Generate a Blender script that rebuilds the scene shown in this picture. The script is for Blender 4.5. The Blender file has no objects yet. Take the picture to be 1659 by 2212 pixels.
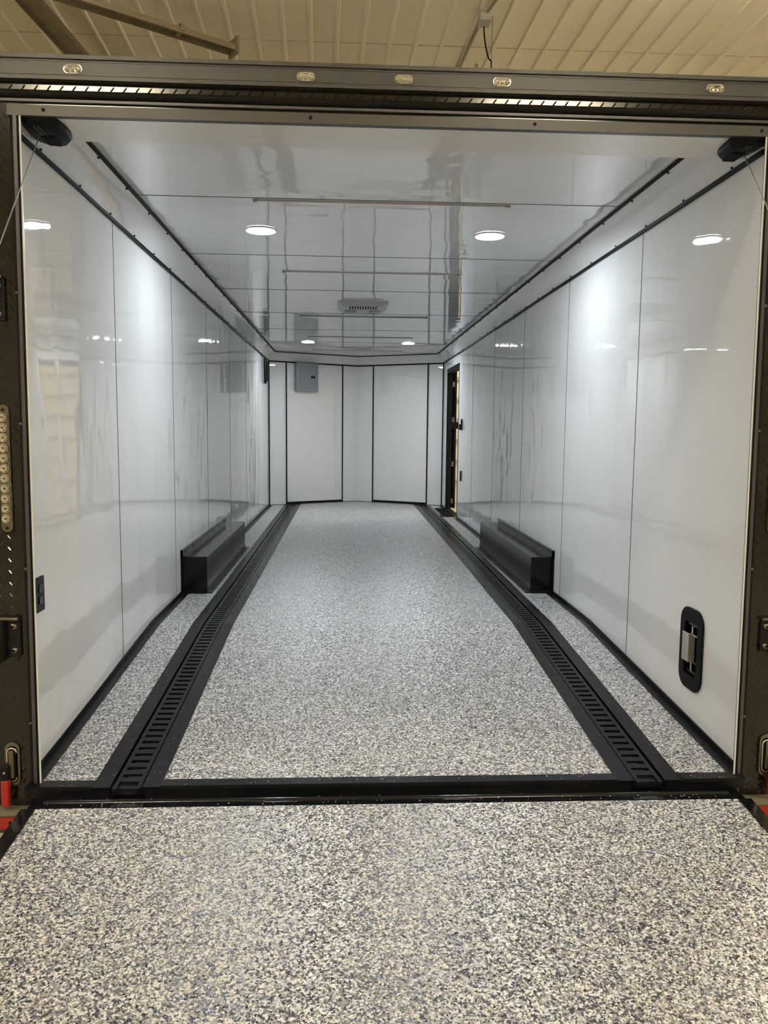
import bpy, math, random
from mathutils import Vector, Matrix
random.seed(7)
S = bpy.context.scene
C = S.collection
PI = math.pi

# ------------------------------------------------------------------ camera
def cam_axes(yaw, pitch, roll):
    F = Vector((math.sin(yaw)*math.cos(pitch), math.cos(yaw)*math.cos(pitch), -math.sin(pitch)))
    R = Vector((math.cos(yaw), -math.sin(yaw), 0)); U = R.cross(F)
    c, s = math.cos(roll), math.sin(roll)
    return F, c*R+s*U, c*U-s*R
F_, R_, U_ = cam_axes(0.0510, 0.1041, 0.0093)
cd = bpy.data.cameras.new('camera'); cam = bpy.data.objects.new('camera', cd); C.objects.link(cam)
cd.sensor_fit = 'VERTICAL'; cd.sensor_height = 24.0; cd.lens = 24.0*1706.2/2212.0
cd.clip_start = 0.02; cd.clip_end = 100
cam.matrix_world = Matrix(((R_.x, U_.x, -F_.x, -0.1707), (R_.y, U_.y, -F_.y, -2.70), (R_.z, U_.z, -F_.z, 1.083), (0, 0, 0, 1)))
S.camera = cam
# ------------------------------------------------------------------ world and exposure
W = bpy.data.worlds.new('world'); S.world = W; W.use_nodes = True
W.node_tree.nodes['Background'].inputs[0].default_value = (0.9, 0.85, 0.75, 1)
W.node_tree.nodes['Background'].inputs[1].default_value = 0.02
S.view_settings.view_transform = 'Standard'
try: S.view_settings.look = 'None'
except Exception: pass
S.view_settings.gamma = 1.0; S.view_settings.use_curve_mapping = False
S.view_settings.exposure = 0.15
PUCK_W = 13.5          # each round ceiling light in the trailer
SHOP_W = 62.0         # each fixture in the shop
PUCK_COL = (0.86, 0.935, 1.0)
SHOP_COL = (1.0, 0.93, 0.82)

# ------------------------------------------------------------------ materials
def newmat(name):
    m = bpy.data.materials.new(name); m.use_nodes = True
    nt = m.node_tree; b = nt.nodes['Principled BSDF']
    return m, nt, b
def mat(name, col, rough=0.5, metal=0.0, emit=0.0, coat=0.0, noise=0.0, nscale=20.0, bump=0.0, bscale=200.0, spec=0.5):
    m, nt, b = newmat(name); N = nt.nodes; L = nt.links
    b.inputs['Base Color'].default_value = (*col, 1); b.inputs['Roughness'].default_value = rough
    b.inputs['Metallic'].default_value = metal; b.inputs['Coat Weight'].default_value = coat
    b.inputs['Specular IOR Level'].default_value = spec
    if emit:
        b.inputs['Emission Color'].default_value = (*col, 1); b.inputs['Emission Strength'].default_value = emit
    tc = N.new('ShaderNodeTexCoord')
    nz = N.new('ShaderNodeTexNoise'); nz.inputs['Scale'].default_value = nscale; nz.inputs['Detail'].default_value = 4
    L.new(tc.outputs['Object'], nz.inputs['Vector'])
    mx = N.new('ShaderNodeMix'); mx.data_type = 'RGBA'
    k = noise
    mx.inputs[6].default_value = (*[c*(1-k) for c in col], 1); mx.inputs[7].default_value = (*[min(1, c*(1+k)) for c in col], 1)
    L.new(nz.outputs[0], mx.inputs[0]); L.new(mx.outputs[2], b.inputs['Base Color'])
    if bump:
        n2 = N.new('ShaderNodeTexNoise'); n2.inputs['Scale'].default_value = bscale; L.new(tc.outputs['Object'], n2.inputs['Vector'])
        bp = N.new('ShaderNodeBump'); bp.inputs['Strength'].default_value = 1; bp.inputs['Distance'].default_value = bump
        L.new(n2.outputs[0], bp.inputs['Height']); L.new(bp.outputs[0], b.inputs['Normal'])
    return m
def gloss_panel(name, col, rough, dist, sc, ior=1.5):
    m, nt, b = newmat(name); N = nt.nodes; L = nt.links
    b.inputs['Base Color'].default_value = (*col, 1); b.inputs['Roughness'].default_value = rough; b.inputs['IOR'].default_value = ior
    tc = N.new('ShaderNodeTexCoord'); mp = N.new('ShaderNodeMapping'); mp.inputs['Scale'].default_value = sc
    nz = N.new('ShaderNodeTexNoise'); nz.inputs['Scale'].default_value = 1; nz.inputs['Detail'].default_value = 1.5
    L.new(tc.outputs['Object'], mp.inputs[0]); L.new(mp.outputs[0], nz.inputs['Vector'])
    bp = N.new('ShaderNodeBump'); bp.inputs['Strength'].default_value = 1; bp.inputs['Distance'].default_value = dist
    L.new(nz.outputs[0], bp.inputs['Height']); L.new(bp.outputs[0], b.inputs['Normal'])
    return m
def flake_mat(name):
    m, nt, b = newmat(name); N = nt.nodes; L = nt.links
    tc = N.new('ShaderNodeTexCoord')
    nz = N.new('ShaderNodeTexNoise'); nz.inputs['Scale'].default_value = 160; nz.inputs['Detail'].default_value = 2
    L.new(tc.outputs['Object'], nz.inputs['Vector'])
    ad = N.new('ShaderNodeMix'); ad.data_type = 'VECTOR'; ad.inputs[0].default_value = 0.012
    L.new(tc.outputs['Object'], ad.inputs[4]); L.new(nz.outputs['Color'], ad.inputs[5])
    vo = N.new('ShaderNodeTexVoronoi'); vo.inputs['Scale'].default_value = 205; vo.inputs['Randomness'].default_value = 1
    L.new(ad.outputs[1], vo.inputs['Vector'])
    sp = N.new('ShaderNodeSeparateColor'); L.new(vo.outputs['Color'], sp.inputs[0])
    cr = N.new('ShaderNodeValToRGB'); e = cr.color_ramp; e.interpolation = 'CONSTANT'
    cols = [(0.0, (.92, .915, .88)), (.26, (.56, .555, .525)), (.40, (.38, .375, .36)), (.56, (.20, .195, .19)), (.69, (.075, .075, .09)),
            (.82, (.022, .022, .028)), (.93, (.07, .09, .20)), (.97, (.45, .42, .36))]
    while len(e.elements) > 1: e.elements.remove(e.elements[-1])
    e.elements[0].position = 0; e.elements[0].color = (*cols[0][1], 1)
    for p, c in cols[1:]:
        el = e.elements.new(p); el.color = (*c, 1)
    L.new(sp.outputs[0], cr.inputs[0])
    # soft bluish clusters of chips, as thrown by hand
    n2 = N.new('ShaderNodeTexNoise'); n2.inputs['Scale'].default_value = 26; n2.inputs['Detail'].default_value = 3
    L.new(tc.outputs['Object'], n2.inputs['Vector'])
    r2 = N.new('ShaderNodeValToRGB'); r2.color_ramp.elements[0].position = .45; r2.color_ramp.elements[1].position = .75
    r2.color_ramp.elements[0].color = (0, 0, 0, 1); r2.color_ramp.elements[1].color = (.45, .45, .45, 1)
    L.new(n2.outputs[0], r2.inputs[0])
    mx = N.new('ShaderNodeMix'); mx.data_type = 'RGBA'; mx.blend_type = 'MULTIPLY'
    mx.inputs[7].default_value = (.72, .76, .98, 1)
    L.new(r2.outputs[0], mx.inputs[0]); L.new(cr.outputs[0], mx.inputs[6]); L.new(mx.outputs[2], b.inputs['Base Color'])
    b.inputs['Roughness'].default_value = 0.30
    b.inputs['Coat Weight'].default_value = 0.12; b.inputs['Coat Roughness'].default_value = 0.25
    # every chip lies at its own small angle
    sub = N.new('ShaderNodeVectorMath'); sub.operation = 'SUBTRACT'; sub.inputs[1].default_value = (.5, .5, .5)
    L.new(vo.outputs['Color'], sub.inputs[0])
    sc = N.new('ShaderNodeVectorMath'); sc.operation = 'SCALE'; sc.inputs['Scale'].default_value = 0.26
    L.new(sub.outputs[0], sc.inputs[0])
    ge = N.new('ShaderNodeNewGeometry'); a2 = N.new('ShaderNodeVectorMath'); a2.operation = 'ADD'
    L.new(ge.outputs['Normal'], a2.inputs[0]); L.new(sc.outputs[0], a2.inputs[1])
    nn = N.new('ShaderNodeVectorMath'); nn.operation = 'NORMALIZE'; L.new(a2.outputs[0], nn.inputs[0])
    L.new(nn.outputs[0], b.inputs['Normal']); L.new(nn.outputs[0], b.inputs['Coat Normal'])
    return m
M = {}
M['wall'] = gloss_panel('white_gloss_wall', (.75, .755, .75), .018, .0052, (1.2, 3.2, 1.3), 1.68)
M['ceil'] = gloss_panel('white_gloss_ceiling', (.71, .715, .715), .012, .0036, (2.6, 4.5, 1), 1.75)
M['cove'] = gloss_panel('white_gloss_cove', (.70, .705, .705), .05, .003, (3, 3, 3), 1.6)
M['header'] = gloss_panel('white_header', (.66, .66, .65), .12, .002, (2, 2, 2))
M['seam'] = mat('dark_seam_line', (.06, .06, .065), .5)  # dark joint lines between panels and at the front wall foot
M['black'] = mat('black_powder_coat', (.007, .0075, .009), .30, noise=.15, nscale=30, bump=.0003, bscale=250, spec=.17)
M['blackgloss'] = mat('black_gloss_coat', (.005, .0055, .007), .14, noise=.2, nscale=15, bump=.0004, bscale=40)
M['fender'] = mat('black_fender_steel', (.005, .006, .009), .16, metal=.0, noise=.25, nscale=6, bump=.0003, bscale=9, spec=.22)
M['blacktrim'] = mat('black_trim', (.006, .006, .007), .5, noise=.1, spec=.12)
M['rubber'] = mat('black_rubber', (.006, .006, .006), .7, spec=.12)
M['charcoal'] = mat('charcoal_painted_aluminium', (.055, .053, .049), .38, metal=.4, noise=.08, nscale=8)
M['plate'] = mat('charcoal_tread_plate', (.015, .0135, .011), .10, metal=.35, noise=.1, nscale=10)
M['seal'] = mat('grey_edge_metal', (.06, .06, .068), .35, metal=.3)
M['white_edge'] = mat('white_edge', (.78, .78, .75), .3)
M['steel'] = mat('bright_steel', (.62, .61, .58), .22, metal=1)
M['satin'] = mat('satin_zinc_plate', (.58, .57, .54), .38, metal=.7)
M['wire'] = mat('galvanised_wire', (.42, .43, .42), .35, metal=.9)
M['darksteel'] = mat('dark_zinc', (.16, .145, .11), .33, metal=.9)
M['red'] = mat('red_reflective', (.42, .012, .008), .35, noise=.08, nscale=60)
M['redgrip'] = mat('red_vinyl_grip', (.34, .012, .008), .4)
M['olive'] = mat('olive_primer_lip', (.20, .18, .12), .5)
M['flake'] = flake_mat('flake_floor')
M['panelgrey'] = mat('grey_enamel', (.24, .26, .27), .38)
M['panelgrey2'] = mat('grey_enamel_door', (.22, .24, .255), .35)
M['plastic_white'] = mat('white_plastic', (.50, .50, .49), .35)
M['plastic_grey'] = mat('grey_plastic', (.30, .30, .30), .45)
M['dark'] = mat('dark_opening', (.005, .005, .005), .8, spec=.05)
M['alu'] = mat('brushed_aluminium_strip', (.42, .42, .43), .32, metal=.6)
M['striplens'] = mat('strip_lens', (.62, .63, .62), .25)
M['lampemit'] = mat('lit_lens', (.93, .97, 1.0), .3, emit=18)
M['shopemit'] = mat('shop_lit_lens', (1.0, .93, .78), .3, emit=14)
M['shopceil'] = mat('tan_liner_panel', (.81, .74, .57), .36, noise=.05, nscale=2)
M['shopseam'] = mat('tan_rib_edge', (.42, .36, .24), .4)
M['shopwall'] = mat('tan_wall_liner', (.82, .76, .62), .4, noise=.05, nscale=2)
M['concrete'] = mat('concrete', (.46, .42, .32), .6, noise=.15, nscale=3)
M['beam'] = mat('grey_brown_steel', (.25, .21, .14), .5, metal=.2, noise=.35, nscale=7)
M['girt'] = mat('tan_girt', (.48, .42, .30), .5, noise=.1)
M['conduit'] = mat('grey_conduit', (.34, .30, .24), .4, metal=.4)
M['boxgrey'] = mat('grey_box', (.42, .40, .36), .5)
M['outer'] = mat('charcoal_skin', (.04, .04, .045), .4)
mg, nt, b = newmat('clear_lens'); b.inputs['Base Color'].default_value = (.86, .86, .80, 1); b.inputs['Roughness'].default_value = .04
b.inputs['Transmission Weight'].default_value = .96; b.inputs['IOR'].default_value = 1.45; M['lens'] = mg
M['reflector'] = mat('chrome_reflector', (.75, .73, .66), .12, metal=1)
M['chip'] = mat('loose_chip', (.75, .73, .66), .4)

# ------------------------------------------------------------------ mesh helpers
ORG = {}
class MB:
    def __init__(s): s.v = []; s.f = []; s.sm = []
    def add(s, vs, fs, smooth=False):
        n = len(s.v); s.v += [Vector(v) for v in vs]
        for f in fs: s.f.append([n+i for i in f]); s.sm.append(smooth)
        return s
    def box(s, x0, x1, y0, y1, z0, z1):
        x0, x1 = sorted((x0, x1)); y0, y1 = sorted((y0, y1)); z0, z1 = sorted((z0, z1))
        v = [(x, y, z) for z in (z0, z1) for y in (y0, y1) for x in (x0, x1)]
        return s.add(v, [(0, 2, 3, 1), (4, 5, 7, 6), (0, 1, 5, 4), (2, 6, 7, 3), (0, 4, 6, 2), (1, 3, 7, 5)])
    def bar(s, p, q, w, h, up=(0, 0, 1)):
        p = Vector(p); q = Vector(q); d = (q-p).normalized(); up = Vector(up)
        r = d.cross(up).normalized(); u = r.cross(d)
        v = [P + r*(a*w/2) + u*(c*h/2) for P in (p, q) for c in (-1, 1) for a in (-1, 1)]
        return s.add(v, [(0, 1, 3, 2), (4, 6, 7, 5), (0, 4, 5, 1), (2, 3, 7, 6), (0, 2, 6, 4), (1, 5, 7, 3)])
    def cyl(s, c, axis, r, h, n=24, r2=None, smooth=True):
        c = Vector(c); a = Vector(axis).normalized(); r2 = r if r2 is None else r2
        t = Vector((0, 0, 1)) if abs(a.z) < .9 else Vector((1, 0, 0)); u = a.cross(t).normalized(); w = a.cross(u)
        A = [c + (u*math.cos(2*PI*i/n) + w*math.sin(2*PI*i/n))*r for i in range(n)]
        B = [c + a*h + (u*math.cos(2*PI*i/n) + w*math.sin(2*PI*i/n))*r2 for i in range(n)]
        s.add(A+B, [(i, (i+1) % n, n+(i+1) % n, n+i) for i in range(n)], smooth)
        s.add(A, [list(range(n))[::-1]]); s.add(B, [list(range(n))]); return s
    def dome(s, c, axis, r, h, n=14, k=5):
        c = Vector(c); a = Vector(axis).normalized()
        t = Vector((0, 0, 1)) if abs(a.z) < .9 else Vector((1, 0, 0)); u = a.cross(t).normalized(); w = a.cross(u)
        v = []
        for j in range(k):
            p = j/k*PI/2
            v += [c + a*h*math.sin(p) + (u*math.cos(2*PI*i/n) + w*math.sin(2*PI*i/n))*r*math.cos(p) for i in range(n)]
        v.append(c+a*h); fs = []
        for j in range(k-1):
            fs += [(j*n+i, j*n+(i+1) % n, (j+1)*n+(i+1) % n, (j+1)*n+i) for i in range(n)]
        fs += [((k-1)*n+i, (k-1)*n+(i+1) % n, k*n) for i in range(n)]
        return s.add(v, fs, True)
    def tube(s, pts, r, n=8):
        pts = [Vector(p) for p in pts]; m = len(pts); v = []
        ref = Vector((.31, .47, .83)).normalized()
        for i, p in enumerate(pts):
            d = (pts[min(i+1, m-1)]-pts[max(i-1, 0)]).normalized(); u = d.cross(ref).normalized(); w = d.cross(u)
            v += [p + (u*math.cos(2*PI*j/n)+w*math.sin(2*PI*j/n))*r for j in range(n)]
        fs = [(i*n+j, i*n+(j+1) % n, (i+1)*n+(j+1) % n, (i+1)*n+j) for i in range(m-1) for j in range(n)]
        s.add(v, fs, True); s.add(v[:n], [list(range(n))[::-1]]); s.add(v[-n:], [list(range(n))]); return s
    def prism(s, poly, fn, a, b_):
        """poly of 2-D points, fn(u,v,t)->xyz, extruded t from a to b_"""
        n = len(poly); A = [fn(u, v, a) for u, v in poly]; B = [fn(u, v, b_) for u, v in poly]
        s.add(A+B, [(i, (i+1) % n, n+(i+1) % n, n+i) for i in range(n)]); s.add(A, [list(range(n))[::-1]]); s.add(B, [list(range(n))]); return s
    def ring(s, outer, inner, fn, a, b_):
        n = len(outer); P = [fn(u, v, a) for u, v in outer]; Q = [fn(u, v, b_) for u, v in outer]
        R = [fn(u, v, a) for u, v in inner]; T = [fn(u, v, b_) for u, v in inner]
        i2 = lambda i: (i+1) % n
        s.add(P+Q+R+T, [f for i in range(n) for f in ((i, i2(i), n+i2(i), n+i), (2*n+i2(i), 2*n+i, 3*n+i, 3*n+i2(i)), (n+i, n+i2(i), 3*n+i2(i), 3*n+i), (i2(i), i, 2*n+i, 2*n+i2(i)))]); return s
    def build(s, name, m, parent=None, local=False, bevel=0.0, recalc=True):
        if parent is not None: off = Vector((0, 0, 0)) if local else ORG.get(parent.name, Vector((0, 0, 0)))
        elif local: off = Vector((0, 0, 0))
        else:
            xs = [v.x for v in s.v]; ys = [v.y for v in s.v]; zs = [v.z for v in s.v]
            off = Vector(((min(xs)+max(xs))/2, (min(ys)+max(ys))/2, min(zs)))
        me = bpy.data.meshes.new(name); me.from_pydata([tuple(v-off) for v in s.v], [], s.f)
        for p, sm in zip(me.polygons, s.sm): p.use_smooth = sm
        me.materials.append(m if not isinstance(m, str) else M[m]); me.update()
        if recalc:
            import bmesh
            bm = bmesh.new(); bm.from_mesh(me); bmesh.ops.recalc_face_normals(bm, faces=bm.faces); bm.to_mesh(me); bm.free()
        o = bpy.data.objects.new(name, me); C.objects.link(o)
        if parent is not None: o.parent = parent; ORG[o.name] = off if not local else Vector((0, 0, 0))
        else: o.location = off; ORG[o.name] = off
        if bevel:
            bv = o.modifiers.new('bevel', 'BEVEL'); bv.width = bevel; bv.segments = 2; bv.limit_method = 'ANGLE'
        return o
def tag(o, label=None, cat=None, group=None, kind=None):
    if label: o['label'] = label
    if cat: o['category'] = cat
    if group: o['group'] = group
    if kind: o['kind'] = kind
    return o
def struct(o, label=None):
    o['kind'] = 'structure'
    if label: o['label'] = label
    return o
def empty(name, loc, label, cat, group=None, rz=0.0):
    o = bpy.data.objects.new(name, None); C.objects.link(o); o.location = loc; o.rotation_euler = (0, 0, rz); o.empty_display_size = .1
    ORG[o.name] = Vector(loc); return tag(o, label, cat, group)
def copy_tree(o, parent=None):
    c = o.copy(); C.objects.link(c); c.parent = parent
    for ch in o.children: copy_tree(ch, c)
    return c
def dup(o, loc, label, group=None):
    c = copy_tree(o); c.location = loc; c['label'] = label
    if group: c['group'] = group
    return c
def rrect(w, h, r, n=6):
    pts = []
    for cx, cy, a0 in ((w/2-r, h/2-r, 0), (-w/2+r, h/2-r, 90), (-w/2+r, -h/2+r, 180), (w/2-r, -h/2+r, 270)):
        for i in range(n+1):
            a = math.radians(a0+90*i/n); pts.append((cx+r*math.cos(a), cy+r*math.sin(a)))
    return pts
def area(name, loc, rot, power, col, size, sy=None, shape='DISK', parent=None):
    l = bpy.data.lights.new(name, 'AREA'); l.energy = power; l.color = col; l.shape = shape; l.size = size
    if sy: l.size_y = sy
    o = bpy.data.objects.new(name, l); C.objects.link(o); o.location = loc; o.rotation_euler = rot
    if parent is not None: o.parent = parent
    return o

# ------------------------------------------------------------------ dimensions (metres; x across, y into the trailer, z up from its main floor)
XW = 1.2285; ZT = 2.0155; ZC = 2.146; YF = 8.52; YV = 9.22; P4 = 1.2192
BEND = 1.64; DROP = .106
GROUND = -.41
def fz(y): return -DROP*(1-y/BEND) if y < BEND else 0.0
def vy(x): return YF + (YV-YF)*(1-abs(x-.02)/XW) if True else 0

# ------------------------------------------------------------------ trailer walls
def grid_wall(side, holes, panels, name):
    m = MB()
    for i, (y0, y1) in enumerate(panels):
        n = 10; ys = [y0+(y1-y0)*k/n for k in range(n+1)]; zs = [-.16+(ZT+.01+.16)*k/12 for k in range(13)]
        for (a, b_, c, d) in holes:
            if a < y1 and b_ > y0:
                ys += [t for t in (a, b_) if y0 < t < y1]; zs += [t for t in (c, d) if -.16 < t < ZT]
        ys = sorted(set(ys)); zs = sorted(set(zs)); amp = random.choice((-1, 1))*random.uniform(.0015, .0038); ph = random.uniform(0, 6)
        n0 = len(m.v); V = []
        for y in ys:
            for z in zs:
                u = (y-y0)/(y1-y0); V.append((side*(XW - amp*math.sin(PI*u)*(.75+.35*math.sin(z*2.1+ph))), y, z))
        nz = len(zs); fs = []
        for a in range(len(ys)-1):
            for c in range(nz-1):
                ym = (ys[a]+ys[a+1])/2; zm = (zs[c]+zs[c+1])/2
                if any(h[0] < ym < h[1] and h[2] < zm < h[3] for h in holes): continue
                q = (a*nz+c, (a+1)*nz+c, (a+1)*nz+c+1, a*nz+c+1)
                fs.append(q if side < 0 else q[::-1])
        m.add(V, fs, True)
    return m.build(name, 'wall', recalc=False)
def panel_edges(y1):
    e = [-.086, y1]
    while e[-1]+P4 < YF-.05: e.append(e[-1]+P4)
    return e+[YF]
DOOR = (7.0, 8.06, -.2, 1.88); LAT = (.270, .396, .100, .330)
eL = panel_edges(1.069); eR = panel_edges(1.056)
wl = struct(grid_wall(-1, [], list(zip(eL, eL[1:])), 'wall_left'), 'white gloss left wall of the trailer')
wr = struct(grid_wall(1, [DOOR, LAT], list(zip(eR, eR[1:])), 'wall_right'), 'white gloss right wall of the trailer')
for side, w, e in ((-1, wl, eL), (1, wr, eR)):
    for y in e[1:-1]:
        z1 = fz(y)+.02
        segs = [(z1, ZT)]
        if side > 0 and DOOR[0] < y < DOOR[1]: segs = [(DOOR[3]+.03, ZT)]
        for a, b_ in segs:
            MB().box(side*(XW-.0015), side*(XW+.004), y-.0018, y+.0018, a, b_).build('panel_seam', 'seam', w)
# front wall, a shallow V
m = MB()
for s in (-1, 1):
    n = 14; V = []; zs = [0+2.03*k/12-.02 for k in range(13)]
    for k in range(n+1):
        x = .02 + (s*XW-.02)*k/n; u = k/n
        for z in zs: V.append((x, YF+(YV-YF)*(1-u) + .002*math.sin(PI*u*2)*math.sin(z*2+s), z))
    fs = []
    for a in range(n):
        for c in range(12):
            q = (a*13+c, (a+1)*13+c, (a+1)*13+c+1, a*13+c+1); fs.append(q if s > 0 else q[::-1])
    m.add(V, fs, True)
wf = struct(m.build('wall_front', 'wall', recalc=False), 'white gloss V-shaped front wall')
def vyy(x):
    s = 1 if x > .02 else -1
    return YF + (YV-YF)*(1-abs(x-.02)/abs(s*XW-.02))
tn = [0]
def trim(m, mt='blacktrim', label=None):
    tn[0] += 1; return struct(m.build('trim_%d' % tn[0], mt), label)
for x in (-.99, -.195, .254, 1.018):
    s = 1 if x > 0 else -1
    dx, dy = (XW, -(YV-YF)) if s > 0 else (XW, (YV-YF)); l = math.hypot(dx, dy); dx /= l; dy /= l
    y = vyy(x)
    t = MB(); a = .0095
    t.add([(x-dx*a+px, y-dy*a+py, z) for z in (.005, ZT) for px, py in ((0, .002), (0, -.010))] + [(x+dx*a+px, y+dy*a+py, z) for z in (.005, ZT) for px, py in ((0, .002), (0, -.010))],
          [(0, 1, 3, 2), (4, 6, 7, 5), (1, 5, 7, 3), (0, 2, 6, 4), (2, 3, 7, 6), (0, 4, 5, 1)])
    t = trim(t, 'blacktrim', 'black vertical trim strip on the front wall')
    for z in (.35, .75, 1.15, 1.55):
        MB().dome((x+s*.004, y-.008, z), (0, -1, 0), .009, .007).build('screw', 'black', t)
for a, b_ in ((-.99, -.195), (.254, 1.018)):
    t = MB().bar((a, vyy(a)-.006, .022), (b_, vyy(b_)-.006, .022), .014, .026)
    trim(t, 'blacktrim', 'black bottom rail under a tall panel of the front wall')
trim(MB().bar((-XW, YF-.004, .004), (.02, YV-.004, .004), .006, .008).bar((.02, YV-.004, .004), (XW, YF-.004, .004), .006, .008), 'seam', 'thin dark joint line where the front wall meets the floor')
# corner trims
for s in (-1, 1): trim(MB().box(s*XW, s*(XW-.014), YF-.012, YF+.004, 0, ZT), 'blacktrim', 'black vertical corner trim, %s front corner' % ('left' if s < 0 else 'right'))

# ceiling
m = MB(); ce = [.0]+[1.122+P4*k for k in range(7)]+[9.3]
for i in range(len(ce)-1):
    y0, y1 = ce[i], ce[i+1]; n = 8; nx = 12; amp = random.uniform(-.0012, .0012); V = []
    for a in range(n+1):
        for c in range(nx+1):
            u = a/n; x = -XW+2*XW*c/nx; V.append((x, y0+(y1-y0)*u, ZC+.001+amp*math.sin(PI*u)*(.8+.3*math.sin(x*3+i))))
    m.add(V, [(a*(nx+1)+c, (a+1)*(nx+1)+c, (a+1)*(nx+1)+c+1, a*(nx+1)+c+1) for a in range(n) for c in range(nx)], True)
cl = struct(m.build('ceiling', 'ceil', recalc=False), 'white gloss panelled ceiling of the trailer')
for y in ce[1:-1]:
    MB().box(-1.128, 1.128, y-.0022, y+.0022, ZC-.0008, ZC+.004).build('panel_seam', 'seam', cl)
# cove
outp = [(-XW, -.02), (-XW, YF), (.02, YV), (XW, YF), (XW, -.02)]
inp = [(-1.130, -.02), (-1.130, YF-.035), (.03, YV-.125), (1.134, YF-.035), (1.134, -.02)]
m = MB(); K = 8
for i in range(4):
    V = []
    for j in (i, i+1):
        for k in range(K+1):
            a = PI/2*k/K; w = .45*(1-math.cos(a))+.55*k/K; h = .45*math.sin(a)+.55*k/K
            V.append((outp[j][0]*(1-w)+inp[j][0]*w, outp[j][1]*(1-w)+inp[j][1]*w, ZT+(ZC-ZT)*h))
    m.add(V, [(k, k+1, K+1+k+1, K+1+k) for k in range(K)], True)
cv = struct(m.build('trim_50', 'cove', recalc=False), 'white curved cove panel between walls and ceiling')
def screwline(t, p, q, n, off, axis):
    p = Vector(p); q = Vector(q); off = Vector(off)
    for k in range(n):
        c = p+(q-p)*((k+.5)/n)+off
        MB().dome(c, axis, .0055, .008, 8, 3).build('screw', 'black', t)
for i in range(4):
    side = {0: 'left', 1: 'front left', 2: 'front right', 3: 'right'}[i]
    nm = [1, 0, 0, -1][i]
    nx, ny = [(1, 0), (.45, -.89), (-.45, -.89), (-1, 0)][i]
    hh, ww = (.015, .012) if i in (0, 3) else (.018, .010)
    p = (outp[i][0]+nx*.006, outp[i][1]+ny*.006, ZT+.001); q = (outp[i+1][0]+nx*.006, outp[i+1][1]+ny*.006, ZT+.001)
    t = trim(MB().bar(p, q, ww, hh), 'blacktrim', 'black trim along the top of the %s wall' % side)
    screwline(t, p, q, 21 if i in (0, 3) else 3, (nx*.006, ny*.006, .009), (nx*.5, ny*.5, .8))
    p = (inp[i][0], inp[i][1], ZC-.004); q = (inp[i+1][0], inp[i+1][1], ZC-.004)
    t = trim(MB().bar(p, q, .016, .008), 'blacktrim', 'black trim along the %s edge of the ceiling' % side)
    screwline(t, p, q, 21 if i in (0, 3) else 3, (-nx*.010, -ny*.010, -.004), (-nx*.3, -ny*.3, -1))

# ------------------------------------------------------------------ trailer floor
TRK = {-1: [(-.137, -.893), (BEND, -.893), (2.2, -.893), (4.3, -.898), (8.93, -.907)],
       1: [(-.137, .886), (BEND, .897), (2.2, .902), (4.3, .927), (8.93, .951)]}
def xc(s, y):
    T = TRK[s]
    for (a, xa), (b_, xb) in zip(T, T[1:]):
        if y <= b_: return xa+(xb-xa)*(y-a)/(b_-a)
    return T[-1][1]
YS = [-.092, BEND, 2.2, 4.3, 8.93]
m = MB()
def floor_strip(fa, fb, ys):
    for y0, y1 in zip(ys, ys[1:]):
        v = [(fa(y0), y0, fz(y0)), (fb(y0), y0, fz(y0)), (fb(y1), y1, fz(y1)), (fa(y1), y1, fz(y1))]
        lo = [(x, y, z-.03) for x, y, z in v]
        m.add(v+lo, [(0, 1, 2, 3), (7, 6, 5, 4), (0, 4, 5, 1), (3, 2, 6, 7), (0, 3, 7, 4), (1, 5, 6, 2)])
floor_strip(lambda y: -XW-.02, lambda y: xc(-1, y)-.056, YS)
floor_strip(lambda y: xc(-1, y)+.056, lambda y: xc(1, y)-.056, YS)
floor_strip(lambda y: xc(1, y)+.056, lambda y: XW+.02, YS)
floor_strip(lambda y: -XW-.02, lambda y: XW+.02, [8.93, 9.35])
fl = struct(m.build('floor', 'flake', recalc=False), 'grey white and blue flake floor of the trailer')
# base trims
bn = {-1: [(-.09, 2.46), (4.50, YF)], 1: [(-.09, 2.46), (4.50, DOOR[0]-.02), (DOOR[1]+.02, YF)]}
for s in (-1, 1):
    m = MB(); scr = []
    for a, b_ in bn[s]:
        ys = [a]+([BEND] if a < BEND < b_ else [])+[b_]
        for y0, y1 in zip(ys, ys[1:]):
            m.bar((s*(XW-.003), y0, fz(y0)+.010), (s*(XW-.003), y1, fz(y1)+.010), .008, .024)
            m.bar((s*(XW-.022), y0, fz(y0)+.002), (s*(XW-.022), y1, fz(y1)+.002), .046, .005)
        k = int((b_-a)/.38); scr += [a+(i+.5)*(b_-a)/k for i in range(k)]
    o = struct(m.build('baseboard_left' if s < 0 else 'baseboard_right', 'black'), 'black angle trim at the foot of the %s wall' % ('left' if s < 0 else 'right'))
    for y in scr: MB().dome((s*(XW-.034), y, fz(y)+.004), (0, 0, 1), .0055, .004, 8, 3).build('screw', 'black', o)

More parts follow.
